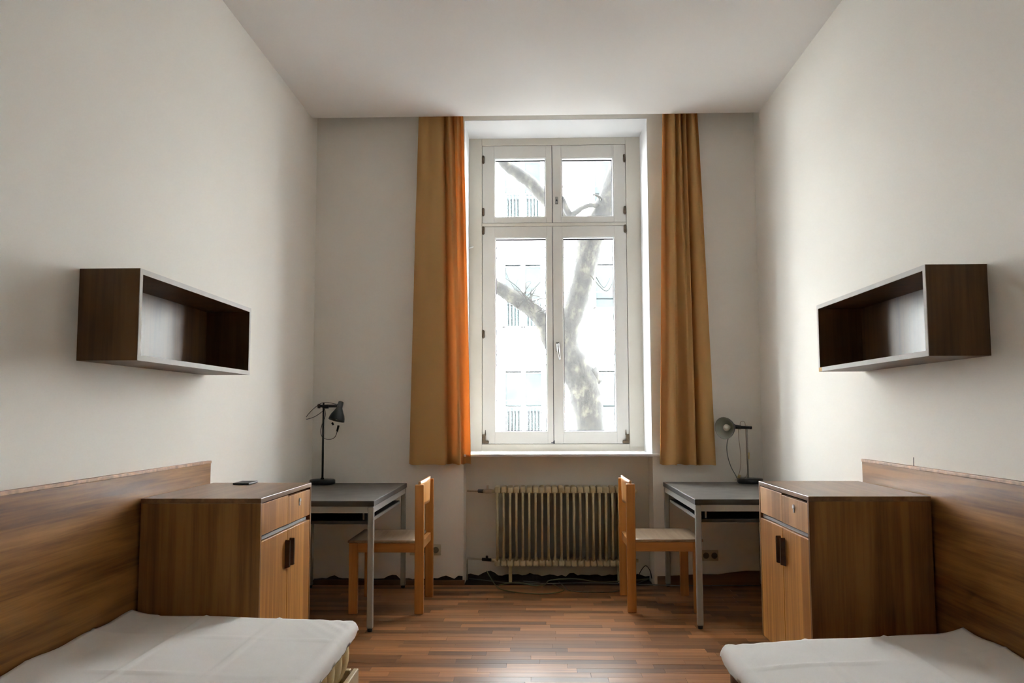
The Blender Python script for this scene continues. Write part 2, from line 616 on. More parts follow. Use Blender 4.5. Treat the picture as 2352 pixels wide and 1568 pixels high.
torn('trim_2', xs, zs, YB + .2385, z0=-.014)
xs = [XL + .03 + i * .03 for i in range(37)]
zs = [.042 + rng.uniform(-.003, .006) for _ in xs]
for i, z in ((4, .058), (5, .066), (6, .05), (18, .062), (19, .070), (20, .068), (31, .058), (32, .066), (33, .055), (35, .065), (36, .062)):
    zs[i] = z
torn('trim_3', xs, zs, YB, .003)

# ------------------------------------------------------------------ window
win = bpy.data.objects.new('window_1', None)
COL.objects.link(win)
tag(win, 'tall white four-sash casement window in a deep reveal above the radiator', kind='structure')
SX0, SXM, SX1 = -0.423, 0.139, 0.727
SZ0, SZT0, SZT1, SZ1 = 0.992, 2.718, 2.743, 3.377
FB = YW + .085
MB().box(OX0, SX0, YW, FB, OZ0, OZ1, .003).build('frame_jamb', 'frame', win)
MB().box(SX1, OX1, YW, FB, OZ0, OZ1, .003).build('frame_jamb', 'frame', win)
MB().box(SX0, SX1, YW, FB, SZ1, OZ1, .003).build('frame_head', 'frame', win)
MB().box(SX0, SX1, YW, FB, OZ0, SZ0, .003).build('frame_rail', 'frame', win)
MB().box(SX0, SX1, YW + .004, FB, SZT0, SZT1, .003).build('transom', 'frame', win)
MB().box(OX0 - .03, OX1 + .05, YB - .035, YB, OZ0 - .018, OZ0, .003).box(OX0 + .002, OX1 - .002, YB - .001, YW, OZ0 - .018, OZ0).build('window_sill', 'reveal', win)
MB().box(SX0 + .002, SX1 - .002, YW + .055, YW + .06, SZ0, SZ0 + .012).box(SXM - .02, SXM + .02, YW + .062, YW + .075, SZ0, SZ1).box(SX0 - .003, SX0 + .004, YW + .05, YW + .06, SZ0, SZ1).box(SX1 - .004, SX1 + .003, YW + .05, YW + .06, SZ0, SZ1).build('gasket', 'gasket', win)

def sash(x0, x1, z0, z1, gx0, gx1, gz0, gz1):
    y0, y1 = YW + .008, YW + .075
    mb = MB()
    mb.box(x0, gx0, y0, y1, z0, z1, .003)
    mb.box(gx1, x1, y0, y1, z0, z1, .003)
    mb.box(gx0 - .001, gx1 + .001, y0, y1, z0, gz0, .003)
    mb.box(gx0 - .001, gx1 + .001, y0, y1, gz1, z1, .003)
    s = mb.build('sash', 'sash', win)
    b = MB()
    e = .009
    yb0, yb1 = y0 + .004, y0 + .045
    b.box(gx0 - .001, gx0 + e, yb0, yb1, gz0, gz1)
    b.box(gx1 - e, gx1 + .001, yb0, yb1, gz0, gz1)
    b.box(gx0 + e, gx1 - e, yb0, yb1, gz0 - .001, gz0 + e)
    b.box(gx0 + e, gx1 - e, yb0, yb1, gz1 - e, gz1 + .001)
    b.build('glazing_bead', 'bead', s)
    g = MB()
    e2 = e + .005
    yg = y0 + .046
    g.box(gx0, gx0 + e2, yg, yg + .006, gz0, gz1)
    g.box(gx1 - e2, gx1, yg, yg + .006, gz0, gz1)
    g.box(gx0 + e2, gx1 - e2, yg, yg + .006, gz0, gz0 + e2)
    g.box(gx0 + e2, gx1 - e2, yg, yg + .006, gz1 - e2 - .004, gz1)
    g.build('pane_seal', 'gasket', s)
    MB().box(gx0 + .002, gx1 - .002, yg + .002, yg + .004, gz0 + .002, gz1 - .002).build('pane', 'pane', s)
    return s
g = .002
sUL = sash(SX0 + g, SXM - g, SZT1 + g, SZ1 - g, -0.325, 0.090, 2.790, 3.276)
sUR = sash(SXM + g, SX1 - g, SZT1 + g, SZ1 - g, 0.211, 0.630, 2.790, 3.274)
sLL = sash(SX0 + g, SXM - g, SZ0 + g, SZT0 - g, -0.321, 0.094, 1.084, 2.630)
sLR = sash(SXM + g, SX1 - g, SZ0 + g, SZT0 - g, 0.216, 0.632, 1.084, 2.630)
for s, x, zl in ((sUL, SX0 + .010, (3.262, 2.835)), (sLL, SX0 + .010, (2.685, 1.855)), (sUR, SX1 - .010, (3.262, 2.840)), (sLR, SX1 - .010, (2.690,))):
    for z in zl:
        MB().tube([(x, YW + .002, z - .028), (x, YW + .002, z + .028)], .0095, 12).tube([(x, YW + .002, z - .033), (x, YW + .002, z + .033)], .005, 8).build('hinge', 'hinge', s)
for s, x, d in ((sLL, SX0 + .002, 1), (sLR, SX1 - .002, -1)):
    mb = MB()
    xa, xb = sorted((x, x + d * .026))
    mb.box(xa, xb, YW - .010, YW + .012, .998, 1.068, .003)
    xa, xb = sorted((x + d * .004, x + d * .052))
    mb.box(xa, xb, YW - .012, YW + .012, .996, 1.020, .006)
    mb.tube([(x + d * .024, YW + .002, 1.06), (x + d * .025, YW + .004, 1.102)], [.006, .002], 8)
    mb.build('corner_hinge', 'hinge', s)
# lever handle and keyhole plate
hp = MB().box(.160, .188, YW - .002, YW + .010, 1.715, 1.790, .004).build('handle_plate', 'chrome', sLR)
mb = MB().tube([(.174, YW, 1.765), (.174, YW - .045, 1.765)], .009, 12)
mb.tube([(.174, YW - .045, 1.772), (.176, YW - .047, 1.74), (.188, YW - .047, 1.648)], [.010, .010, .008], 12)
mb.build('handle', 'chrome', sLR)
MB().box(.163, .185, YW + .002, YW + .011, 2.895, 2.955, .004).build('keyhole_plate', 'chrome', sUR)
MB().tube([(.174, YW + .003, 2.925), (.174, YW + .0005, 2.925)], .006, 12).build('keyhole', 'gasket', sUR)
MB().tube([(.137, YW + .006, .998), (.141, YW + .004, 1.02)], [.008, .003], 8).box(.118, .142, YW + .002, YW + .010, .999, 1.006).build('bolt', 'gasket', sLL)
MB().tube([(-.526, YW - .02, 2.54), (-.50, YW - .03, 2.545), (-.488, YW - .03, 2.55)], .005, 8).build('tieback_hook', 'bead', win)

# ------------------------------------------------------------------ curtains
def curtain(name, label, top, bot, z_top, z_bot, hem):
    """top / bot: plan polylines (x, y) of the same length, swept from the slot down to the hem"""
    def deep(b):
        return 6.212 + (b - 6.206) * 1.75
    T, B = smooth_path([(a, deep(b), 0) for a, b in top], 5), smooth_path([(a, deep(b), 0) for a, b in bot], 5)
    def grid(z0, z1, n, off=0.0):
        g = []
        for i in range(n + 1):
            z = z0 + (z1 - z0) * i / n
            s = (z_top - z) / (z_top - z_bot)
            s = s ** 0.85
            rowp = []
            for k in range(len(T)):
                x = T[k].x + (B[k].x - T[k].x) * s
                yy = T[k].y + (B[k].y - T[k].y) * s + off
                zz = z
                if i == n and off == 0.0:
                    zz += .004 * math.sin(k * .35)
                rowp.append((x, yy, zz))
            g.append(rowp)
        return g
    c = MB().sheet(grid(z_top, z_bot, 40)).build(name, 'curtain', recalc=False)
    tag(c, label, 'curtain', 'curtains at the window')
    MB().sheet(grid(z_bot + hem, z_bot + .002, 3, .0035)).build('hem', 'curtain', c, recalc=False)
    return c
yc = 6.168
bl = [(-.924, 6.215), (-.918, 6.185), (-.900, 6.168), (-.86, 6.158), (-.79, 6.150), (-.73, 6.150), (-.675, 6.156), (-.652, 6.166), (-.648, 6.186), (-.652, 6.206), (-.640, 6.214), (-.612, 6.206),
      (-.590, 6.186), (-.566, 6.168), (-.548, 6.158), (-.538, 6.160), (-.536, 6.178), (-.530, 6.200), (-.515, 6.206), (-.490, 6.198), (-.474, 6.190), (-.470, 6.176)]
tl = [(-.862, 6.205), (-.860, 6.18), (-.850, 6.165), (-.825, 6.152), (-.79, 6.160), (-.76, 6.150), (-.715, 6.146), (-.690, 6.156), (-.678, 6.182), (-.672, 6.198), (-.660, 6.186), (-.650, 6.160),
      (-.636, 6.150), (-.626, 6.160), (-.618, 6.190), (-.606, 6.200), (-.594, 6.180), (-.580, 6.158), (-.566, 6.160), (-.556, 6.185), (-.542, 6.172), (-.530, 6.150)]
curtain('curtain', 'ochre curtain left of the window, its edge glowing orange beside the glass', tl, bl, ZC + .12, .868, .062)
br = [(.892, 6.190), (.893, 6.205), (.905, 6.200), (.935, 6.184), (.962, 6.166), (.985, 6.158), (1.000, 6.160), (1.004, 6.180), (1.018, 6.206), (1.050, 6.210), (1.078, 6.196), (1.094, 6.166),
      (1.112, 6.152), (1.132, 6.150), (1.142, 6.164), (1.142, 6.190), (1.150, 6.202), (1.162, 6.180), (1.185, 6.160), (1.225, 6.150), (1.262, 6.152), (1.282, 6.172)]
tr = [(.945, 6.150), (.956, 6.150), (.966, 6.175), (.980, 6.200), (.990, 6.170), (1.008, 6.150), (1.035, 6.150), (1.046, 6.175), (1.052, 6.190), (1.060, 6.160), (1.072, 6.150), (1.080, 6.175),
      (1.088, 6.200), (1.098, 6.165), (1.108, 6.150), (1.116, 6.180), (1.124, 6.200), (1.136, 6.165), (1.152, 6.148), (1.172, 6.152), (1.182, 6.190), (1.196, 6.165)]
curtain('curtain', 'ochre curtain right of the window, hanging in narrow folds above a desk', tr, br, ZC + .12, .862, .062)

# ------------------------------------------------------------------ radiator
RX0, RP, NS = -.287, .0468, 22
rad = thing('radiator', 'cream ribbed cast radiator in the niche under the window', 'radiator', (RX0, 6.30, 0))
mb = MB()
mb.tube([(0, 0, .150), (0, 0, .668)], .0092, 10)
mb.box(-.006, .006, 0, .150, .150, .668, .003)
mb.box(-.0215, .0215, -.010, .150, .646, .696, .014, 3)
mb.box(-.0215, .0215, -.010, .150, .120, .168, .014, 3)
sec0 = mb.build('section', 'radiator', rad)
for i in range(1, NS):
    s = sec0.copy()
    COL.objects.link(s)
    s.parent = rad
    s.location = (i * RP, 0, 0)
MB().tube([(-.045, .055, .657), (NS * RP, .055, .657)], .013, 12).tube([(-.045, .055, .155), (NS * RP, .055, .155)], .013, 12).build('header_pipe', 'radiator', rad)
MB().tube([(-.23, .12, .655), (-.14, .10, .655), (-.05, .06, .656)], .008, 10).build('supply_pipe', 'pipe', rad)
MB().tube([(-.145, .10, .655), (-.10, .08, .655)], .0135, 12).build('valve_collar', 'black', rad)
MB().tube([(-.105, .08, .655), (-.085, .07, .655), (-.05, .06, .656), (-.02, .055, .657)], [.012, .017, .017, .012], 12).tube([(-.075, .07, .66), (-.075, .07, .70)], [.010, .008], 10).build('valve', 'pipe', rad)
MB().tube([(-.23, .12, .158), (-.05, .06, .157)], .007, 10).build('return_pipe', 'pipe', rad)
MB().tube([(-.115, .08, .158), (-.05, .06, .157)], .012, 12).tube([(-.08, .068, .16), (-.08, .06, .185)], .009, 10).build('return_valve', 'black', rad)
MB().tube([(-.229, .12, .158), (-.229, .13, -.001)], .005, 8).build('riser_pipe', 'pipe', rad)
for i in (2, 19):
    MB().box(i * RP - .012, i * RP + .012, .03, .08, .0, .135, .003).build('foot', 'radiator', rad)

# ------------------------------------------------------------------ cabinets
CW, CL, CH, CB = .494, .781, .893, .143
def cabinet(name, label, loc, rz, front):
    c = thing(name, label, 'cabinet', loc, rz, 'low bedside cabinets')
    th = .019
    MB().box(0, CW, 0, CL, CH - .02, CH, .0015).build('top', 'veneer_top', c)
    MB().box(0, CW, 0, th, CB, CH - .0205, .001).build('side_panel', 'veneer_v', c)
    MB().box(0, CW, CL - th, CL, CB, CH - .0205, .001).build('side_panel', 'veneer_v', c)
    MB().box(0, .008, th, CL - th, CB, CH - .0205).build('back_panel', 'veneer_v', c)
    MB().box(.009, CW - .03, th, CL - th, CB, CB + th).build('bottom_panel', 'veneer_v', c)
    MB().box(.009, CW - .024, th + .001, CL - th - .001, CH - .16, CH - .15).build('divider', 'shadowgap', c)
    ym = CL / 2
    zt = CH - .024
    zd = zt - .128
    for k, (a, b, dz) in enumerate(((th + .002, ym - .001, 0), (ym + .001, CL - th - .002, .007))):
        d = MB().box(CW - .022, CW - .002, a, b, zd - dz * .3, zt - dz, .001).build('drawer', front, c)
        MB().box(.03, CW - .022, a + .01, b - .01, zd, zd + .09).build('drawer_box', 'shadowgap', d)
        MB().box(CW - .022, CW - .012, a, b - (.03 if k else 0), zd - .022, zd - .008).build('grip_strip', 'alu', d)
        if k:
            yl = a + (b - a) * .5
            lk = MB().tube([(CW - .003, yl, zt - .040), (CW + .004, yl, zt - .040)], .009, 16)
            lk.box(CW - .003, CW + .002, yl - .006, yl + .006, zt - .066, zt - .048, .002)
            lk.build('lock', 'bead', d)
    zt2 = zd - .026
    for k, (a, b) in enumerate(((th + .002, ym - .0028), (ym + .0028, CL - th - .002))):
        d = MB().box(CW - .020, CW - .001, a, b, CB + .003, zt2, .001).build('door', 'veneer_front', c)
        yh = ym - .033 if k == 0 else ym + .033
        h = MB()
        prof = [(-.009, 0), (.009, 0), (.009, .112), (.0065, .121), (0, .125), (-.0065, .121), (-.009, .112)]
        z0 = zt2 - .165
        n = len(prof)
        A = [h.bm.verts.new((CW - .002, yh + p, z0 + q)) for p, q in prof]
        Bv = [h.bm.verts.new((CW + .020, yh + p * .8, z0 + .006 + q * .95)) for p, q in prof]
        h.bm.faces.new(A)
        h.bm.faces.new(list(reversed(Bv)))
        for i in range(n):
            h.bm.faces.new((A[i], Bv[i], Bv[(i + 1) % n], A[(i + 1) % n]))
        h.build('handle', 'handle', d)
    for a, b in ((.06, .08), (CW - .11, .08), (.06, CL - .08), (CW - .11, CL - .08)):
        MB().frustum((a, b, 0), (a, b, CB), .014, .018, 12).build('leg', 'black', c)
    return c
cabinet('bedside_cabinet', 'brown veneer cabinet with a black phone lying on top, by the left bed', (XL + .0325, 3.466, 0), 0, 'veneer_front')
cabinet('bedside_cabinet', 'brown veneer cabinet with scuffed drawer fronts, by the right bed', (XR - .0325, 3.547 + CL, 0), PI, 'veneer_worn')

# ------------------------------------------------------------------ panels on the walls beside the beds
def wall_panel(label, loc, rz, length, nail=False):
    p = thing('wall_panel', label, 'wall panel', loc, rz, 'wood panels behind the beds')
    MB().box(0.001, .019, 0, length, 0, .990, .001).build('board', 'panel', p)
    MB().box(.0005, .0225, 0, length, .990, 1.003, .0015).build('edge_strip', 'panel_cap', p)
    return p
wall_panel('long oak-veneered panel along the left wall, behind the left bed', (XL, 1.25, 0), 0, 4.243 - 1.25)
wall_panel('long oak-veneered panel along the right wall, a thin nail standing on its top edge', (XR, 4.306, 0), PI, 4.306 - 1.25)
tag(MB().tube([(XR - .008, 3.748, 1.003), (XR - .008, 3.746, 1.040)], .0016, 8).build('nail', 'black'), 'thin dark nail standing up from the right wall panel', 'nail')

# ------------------------------------------------------------------ open shelves on the walls
def wall_shelf(label, loc, rz, chip):
    s = thing('wall_shelf', label, 'shelf', loc, rz, 'open box shelves on the side walls')
    D, L, Hh, th, e = .223, 1.195, .333, .020, .0025
    MB().box(0, D - e, 0, L, Hh - th, Hh).build('top_board', 'shelf', s)
    MB().box(0, D - e, 0, L, 0, th).build('bottom_board', 'shelf', s)
    MB().box(0, D - e, 0, th, th, Hh - th).build('side_board', 'shelf', s)
    MB().box(0, D - e, L - th, L, th, Hh - th).build('side_board', 'shelf', s)
    MB().box(0.001, .008, th, L - th, th, Hh - th).build('back_board', 'shelf', s)
    mb = MB()
    mb.box(D - e, D, 0, L, Hh - th, Hh).box(D - e, D, (.05 if chip else 0), L, 0, th)
    mb.box(D - e, D, 0, th, th, Hh - th).box(D - e, D, L - th, L, th, Hh - th)
    mb.build('edge_band', 'shelf_edge', s)
    if chip:
        MB().box(D - e, D - .001, 0, .05, 0, th).build('chipped_corner', 'chip', s)
    return s
wall_shelf('empty dark wood box shelf hanging on the left wall', (XL, 2.995, 1.4284), 0, False)
wall_shelf('empty dark wood box shelf on the right wall, chipped at a lower corner', (XR, 3.095 + 1.195, 1.4369), PI, True)

# ------------------------------------------------------------------ desks
def desk(label, loc, rz, L, Wd):
    """local x: out from the wall, y: along the wall; top 0.735 high"""
    d = thing('desk', label, 'desk', loc, rz, 'steel-framed desks')
    Ht, e = .735, .034
    t = MB().box(0.0025, Wd - .0025, .0025, L - .0025, Ht - .012, Ht, .001).build('tabletop', 'desktop', d)
    MB().box(0, Wd, 0, L, Ht - .032, Ht - .001, .002).build('edge_band', 'deskedge', t)
    for a, b in ((.003, .003), (Wd - e - .003, .003), (.003, L - e - .003), (Wd - e - .003, L - e - .003)):
        lg = MB().box(a, a + e, b, b + e, .018, Ht - .033, .006, 3).build('leg', 'deskmetal', d)
        MB().frustum((a + e / 2, b + e / 2, 0), (a + e / 2, b + e / 2, .019), .014, .015, 14).build('foot', 'black', lg)
    for x in (.006, Wd - .030):
        MB().box(x, x + .024, e + .003, L - e - .003, Ht - .070, Ht - .033, .001).build('apron_rail', 'deskmetal', d)
    for yv in (.006, L - .030):
        MB().box(e + .003, Wd - e - .003, yv, yv + .024, Ht - .070, Ht - .033, .001).build('apron_rail', 'deskmetal', d)
    sh = MB().box(.10, Wd - .045, .05, L - .05, Ht - .138, Ht - .118, .002).build('under_shelf', 'black', d)
    MB().box(.10, .112, .05, L - .05, Ht - .118, Ht - .07).build('shelf_back', 'black', sh)
    MB().box(Wd - .046, Wd - .040, .05, L - .05, Ht - .138, Ht - .121, .001).build('shelf_lip', 'deskmetal', sh)
    for yv in (.10, L - .10):
        MB().box(Wd - .085, Wd - .075, yv, yv + .003, Ht - .12, Ht - .033).build('bracket', 'deskmetal', sh)
        MB().box(.13, .14, yv, yv + .003, Ht - .12, Ht - .033).build('bracket', 'deskmetal', sh)
    return d
desk('grey-topped desk at the left wall, below the black lamp with a downturned head', (XL + .012, 4.908, 0), 0, 1.245, .703)
desk('grey-topped desk at the right wall, under the curtain, lamp turned to the room', (XR - .012, 5.000 + 1.230, 0), PI, 1.230, .710)

# ------------------------------------------------------------------ chairs
def chair(label, loc, rz):
    """faces -x; origin at the floor under the seat's centre"""
    c = thing('wooden_chair', label, 'chair', loc, rz, 'wooden chairs at the desks')
    hw, fx, bx = .262, -.205, .205
    lw, lt = .056, .030
    for s in (-1, 1):
        ya, yb = sorted((s * hw, s * (hw - lt)))
        mb = MB()
        # back post: upright to the seat, then leaning back a little
        mb.box(bx - lw / 2, bx + lw / 2, ya, yb, 0, .79, .005)
        mb.build('back_leg', 'chair', c)
        MB().box(fx - lw / 2, fx + lw / 2, ya, yb, 0, .432, .004).build('front_leg', 'chair', c)
        MB().box(fx + lw / 2 - .001, bx - lw / 2 + .001, ya + .003, yb - .003, .374, .430, .002).build('side_rail', 'chairh', c)
    MB().box(fx - .012, fx + .012, -hw + lt, hw - lt, .378, .430, .002).build('front_rail', 'chairh', c)
    MB().box(bx - .016, bx + .012, -hw + lt, hw - lt, .378, .430, .002).build('back_rail', 'chairh', c)
    g = []
    for i in range(13):
        u = i / 12
        rowp = []
        for k in range(13):
            v = k / 12
            dip = -.010 * math.sin(PI * u) * math.sin(PI * v)
            rowp.append((fx - .035 + u * (bx - fx + .015), -hw + .002 + v * (2 * hw - .004), .446 + dip))
        g.append(rowp)
    mb = MB().sheet(g)
    g2 = [[(p[0], p[1], p[2] - .014) for p in r] for r in g]
    mb.sheet([list(reversed(r)) for r in g2])
    bm = mb.bm
    bmesh.ops.bridge_loops(bm, edges=[e for e in bm.edges if e.is_boundary])
    mb.build('seat', 'chairseat', c)
    # curved plywood backrest
    g = []
    for i in range(9):
        z = .655 + .152 * i / 8
        g.append([(bx - .012 + .026 * math.sin(PI * k / 16) + .004 * i / 8, -hw + lt * .5 + (2 * hw - lt) * k / 16, z + (.012 * math.sin(PI * k / 16) if i == 8 else 0)) for k in range(17)])
    mb = MB().sheet(g)
    g2 = [[(x + .011, y_, z) for x, y_, z in r] for r in g]
    mb.sheet([list(reversed(r)) for r in g2])
    bmesh.ops.bridge_loops(mb.bm, edges=[e for e in mb.bm.edges if e.is_boundary])
    mb.build('backrest', 'chair', c)
    return c
chair('light brown wooden chair pushed under the left desk', (-.934, 5.600, 0), 0)
chair('light brown wooden chair pushed under the right desk', (.795, 5.660, 0), PI)

# ------------------------------------------------------------------ desk lamps
def cord_obj(parent, pts, r=.0022, mat='cable_black', name='cord'):
    return MB().tube(smooth_path(pts, 6), r, 6).build(name, mat, parent)
def shade_prof(rim, length):
    return [(0.0, 0.0), (.014, 0.0), (.019, .005), (.020, .046), (.023, .052), (rim * .62, length * .56), (rim * .82, length * .70), (rim * .94, length * .85), (rim, length)]
def lamp_left():
    L = thing('desk_lamp', 'black desk lamp with its head turned down, on the left desk', 'lamp', (-1.520, 6.06, .735), 0, 'black desk lamps')
    MB().lathe([(0, 0), (.086, 0), (.090, .004), (.090, .028), (.086, .033), (0, .034)], (0, 0, 0), (0, 0, 1), 36).build('base', 'blackmetal', L)
    MB().frustum((0, 0, .02), (0, 0, .575), .0075, .0065, 14).frustum((0, 0, .024), (0, 0, .045), .014, .011, 14).build('pole', 'blackmetal', L)
    arm = MB().tube([(-.035, 0, .553), (.10, 0, .553)], .0105, 12).tube([(-.006, 0, .548), (.036, 0, .550)], .0145, 12).build('arm', 'blackmetal', L)
    MB().tube([(-.04, 0, .553), (-.025, 0, .553)], .016, 12).build('clamp_knob', 'black', arm)
    ax = Vector((-.20, -.20, -1.0)).normalized()
    o = Vector((.128, -.004, .585))
    sh = MB().lathe(shade_prof(.058, .140), o, ax, 32).lathe([(.0565, .139), (.050, .115), (.040, .090), (.02, .07), (0, .06)], o, ax, 32).build('shade', 'blackmetal', L)
    MB().tube([(.10, 0, .553), (.122, -.002, .572)], .012, 12).build('neck', 'black', sh)
    MB().lathe([(0, .135), (.018, .13), (.024, .115), (.014, .085), (.012, .06)], o, ax, 20).build('bulb', 'bulb', sh)
    cord_obj(L, [(.09, .012, .566), (.02, .014, .578), (-.03, .014, .568), (-.09, .014, .520), (-.128, .012, .472), (-.118, .010, .460), (-.06, .010, .480), (-.01, .012, .515), (.006, .012, .53), (.010, .012, .48), (-.012, .012, .42), (-.020, .012, .37), (-.006, .012, .33), (.04, .0, .315), (.085, -.010, .33), (.105, -.012, .375)])
    MB().tube([(.103, -.012, .372), (.113, -.012, .415)], [.007, .008], 10).build('switch', 'black', L)
    MB().tube([(.068, -.02, .435), (.078, -.02, .418)], [.008, .006], 10).build('plug', 'black', L)
    return L
def lamp_right():
    L = thing('desk_lamp', 'black desk lamp with its white-lined shade open to the room, on the right desk', 'lamp', (1.500, 6.12, .735), 0, 'black desk lamps')
    MB().lathe([(0, 0), (.086, 0), (.090, .004), (.090, .028), (.086, .033), (0, .034)], (.012, 0, 0), (0, 0, 1), 36).build('base', 'blackmetal', L)
    MB().frustum((0, 0, .02), (0, 0, .405), .0055, .005, 12).build('pole', 'chrome', L)
    arm = MB().tube([(-.070, 0, .394), (.026, 0, .390)], .0105, 12).tube([(-.095, -.004, .399), (-.045, 0, .393)], .0145, 12).build('arm', 'blackmetal', L)
    MB().tube([(.02, 0, .39), (.034, 0, .39)], .0105, 12).build('arm_cap', 'black', arm)
    ax = Vector((-.80, -.75, -.10)).normalized()
    o = Vector((-.088, .002, .400))
    sh = MB().lathe(shade_prof(.078, .125), o, ax, 36).build('shade', 'blackmetal', L)
    MB().lathe([(.0765, .1245), (.070, .112), (.055, .088), (.03, .062), (0, .056)], o, ax, 36).build('shade_lining', 'shadewhite', sh)
    MB().lathe([(0, .118), (.017, .113), (.026, .098), (.018, .076), (.012, .055)], o, ax, 20).build('bulb', 'bulb', sh)
    cord_obj(L, [(-.045, .012, .40), (-.042, .012, .428), (-.028, .012, .436), (-.012, .012, .428), (-.008, .010, .39), (-.006, .010, .30), (-.004, .010, .18), (-.002, .010, .09), (-.012, .0, .05), (-.05, -.02, .030), (-.10, -.02, .024)], .002, 'cable_pale')
    cord_obj(L, [(-.06, .01, .385), (-.055, .012, .30), (-.046, .012, .20), (-.052, .01, .10), (-.07, 0, .05)], .002, 'cable_pale')
    cord_obj(L, [(-.125, .0, .345), (-.142, .01, .27), (-.138, .012, .19), (-.115, .01, .11), (-.085, 0, .05), (-.075, -.01, .01)], .0032, 'cable_grey')
    MB().tube([(.006, 0, .17), (.007, 0, .215)], .008, 10).build('tape', 'plug', L)
    MB().tube([(-.07, -.004, .035), (-.06, -.004, .058)], .010, 10).build('plug', 'plug', L)
    return L
lamp_left()
lamp_right()

# ------------------------------------------------------------------ phone
tag(MB().box(-1.468, -1.388, 4.11, 4.245, CH + .0005, CH + .010, .003).build('phone', 'black'), 'small black phone lying on the left cabinet', 'phone')

# ------------------------------------------------------------------ beds
def mattress(label, x0, x1, y0, y1, z0, z1, loc_group, tufts):
    mb = MB()
    m = thing('mattress', label, 'mattress', (0, 0, 0), 0, loc_group)
    nx, ny, nz = 6, 60, 8
    # rounded body with vertical quilted rolls along the visible sides
    ring = []
    per = []
    r = .05
    def side(p, q, n):
        for i in range(n):
            per.append((p[0] + (q[0] - p[0]) * i / n, p[1] + (q[1] - p[1]) * i / n))
    side((x0, y0), (x1, y0), 24)
    side((x1, y0), (x1, y1), 300)
    side((x1, y1), (x0, y1), 36)
    side((x0, y1), (x0, y0), 60)
    cx, cyy = (x0 + x1) / 2, (y0 + y1) / 2
    bm = mb.bm
    rows = []
    for i in range(nz + 1):
        v = i / nz
        z = z0 + (z1 - z0) * v
        rowv = []
        for (px, py) in per:
            t_ = (px - x0) + (py - y0)
            bulge = tufts * (abs(math.sin(t_ * PI / .115)) ** .35) * math.sin(PI * max(.06, min(.94, v)))
            dx, dy = px - cx, py - cyy
            inset = .014 * (2 * v - 1) ** 4 + tufts - bulge
            nxv = -1 if px <= x0 + 1e-6 else (1 if px >= x1 - 1e-6 else 0)
            nyv = -1 if py <= y0 + 1e-6 else (1 if py >= y1 - 1e-6 else 0)
            rowv.append(bm.verts.new((px - nxv * inset, py - nyv * inset, z)))
        rows.append(rowv)
    n = len(per)
    for i in range(nz):
        for k in range(n):
            f = bm.faces.new((rows[i][k], rows[i][(k + 1) % n], rows[i + 1][(k + 1) % n], rows[i + 1][k]))
            f.smooth = True
    bm.faces.new(rows[-1])
    bm.faces.new(list(reversed(rows[0])))
    mb.build('body', 'mattress', m)
    return m

def bed_sheet(label, xw, xe, y0, yw, ye, z, drop, sgn, seed):
    """cotton sheet lying on the mattress, hanging a little over the room-side edge; xw wall side, xe room side"""
    rg = random.Random(seed)
    nu, nv = 70, 110
    g = []
    wdt = abs(xe - xw)
    for j in range(nv + 1):
        v = j / nv
        rowp = []
        for i in range(nu + 1):
            u = i / nu
            s = u * (wdt + drop * (1.0 + .18 * math.sin(v * 9 + seed)) * (1 - .55 * max(0, (v - .93) / .07) ** 2))
            y1 = yw + (ye - yw) * min(1, s / wdt)
            yy = y0 + (y1 + .035 * (1 - min(1, s / wdt) ** 10 * .9) - y0) * v
            over = 0.0
            zz = z
            # over the far end
            if yy > y1:
                zz -= (yy - y1) * .8 + .006
            rr = .030
            if s < wdt - rr:
                x = xw + sgn * s
            else:
                q = s - (wdt - rr)
                a = min(q / rr, PI / 2)
                x = xw + sgn * (wdt - rr + rr * math.sin(a))
                zz -= rr * (1 - math.cos(a))
                if q > rr * PI / 2:
                    d = q - rr * PI / 2
                    zz -= d
                    x += sgn * (.0025 * math.sin(yy * 31 + seed) + .002 * math.sin(yy * 17)) * min(1, d / .04) + sgn * d * .05
            # pressed fold lines and soft waviness
            lx = abs(x - xw) / wdt
            for c, hgt in ((.34, .005), (.66, .005)):
                zz += hgt * math.exp(-((lx - c) / .006) ** 2)
            for c in (y1 - .30, y1 - .72, y1 - 1.15):
                zz += .0045 * math.exp(-((yy - c) / .008) ** 2)
            zz += .0022 * math.sin(x * 13 + yy * 5 + seed) * math.sin(yy * 7.3 + x * 3)
            # wrinkles radiating at the room-side far corner
            cd_ = math.hypot((abs(x - xe)) / .22, (yy - ye) / .3)
            zz += .0022 * math.exp(-(cd_ * 1.3) ** 2) * math.sin((abs(x - xe) * 1.4 - (yy - ye)) * 70)
            if lx < .12:
                zz += .016 * (1 - lx / .12) ** 2 * (1 if v > .3 else .6) + .004 * math.sin(yy * 19)
            rowp.append((x, yy, zz))
        g.append(rowp)
    mb = MB().sheet(g)
    g2 = [[(x, y_, zz - .0025) for x, y_, zz in r] for r in g]
    mb.sheet([list(reversed(r)) for r in g2])
    bmesh.ops.bridge_loops(mb.bm, edges=[e for e in mb.bm.edges if e.is_boundary])
    o = mb.build('bed_sheet', 'sheet')
    return tag(o, label, 'sheet', 'white bed sheets')

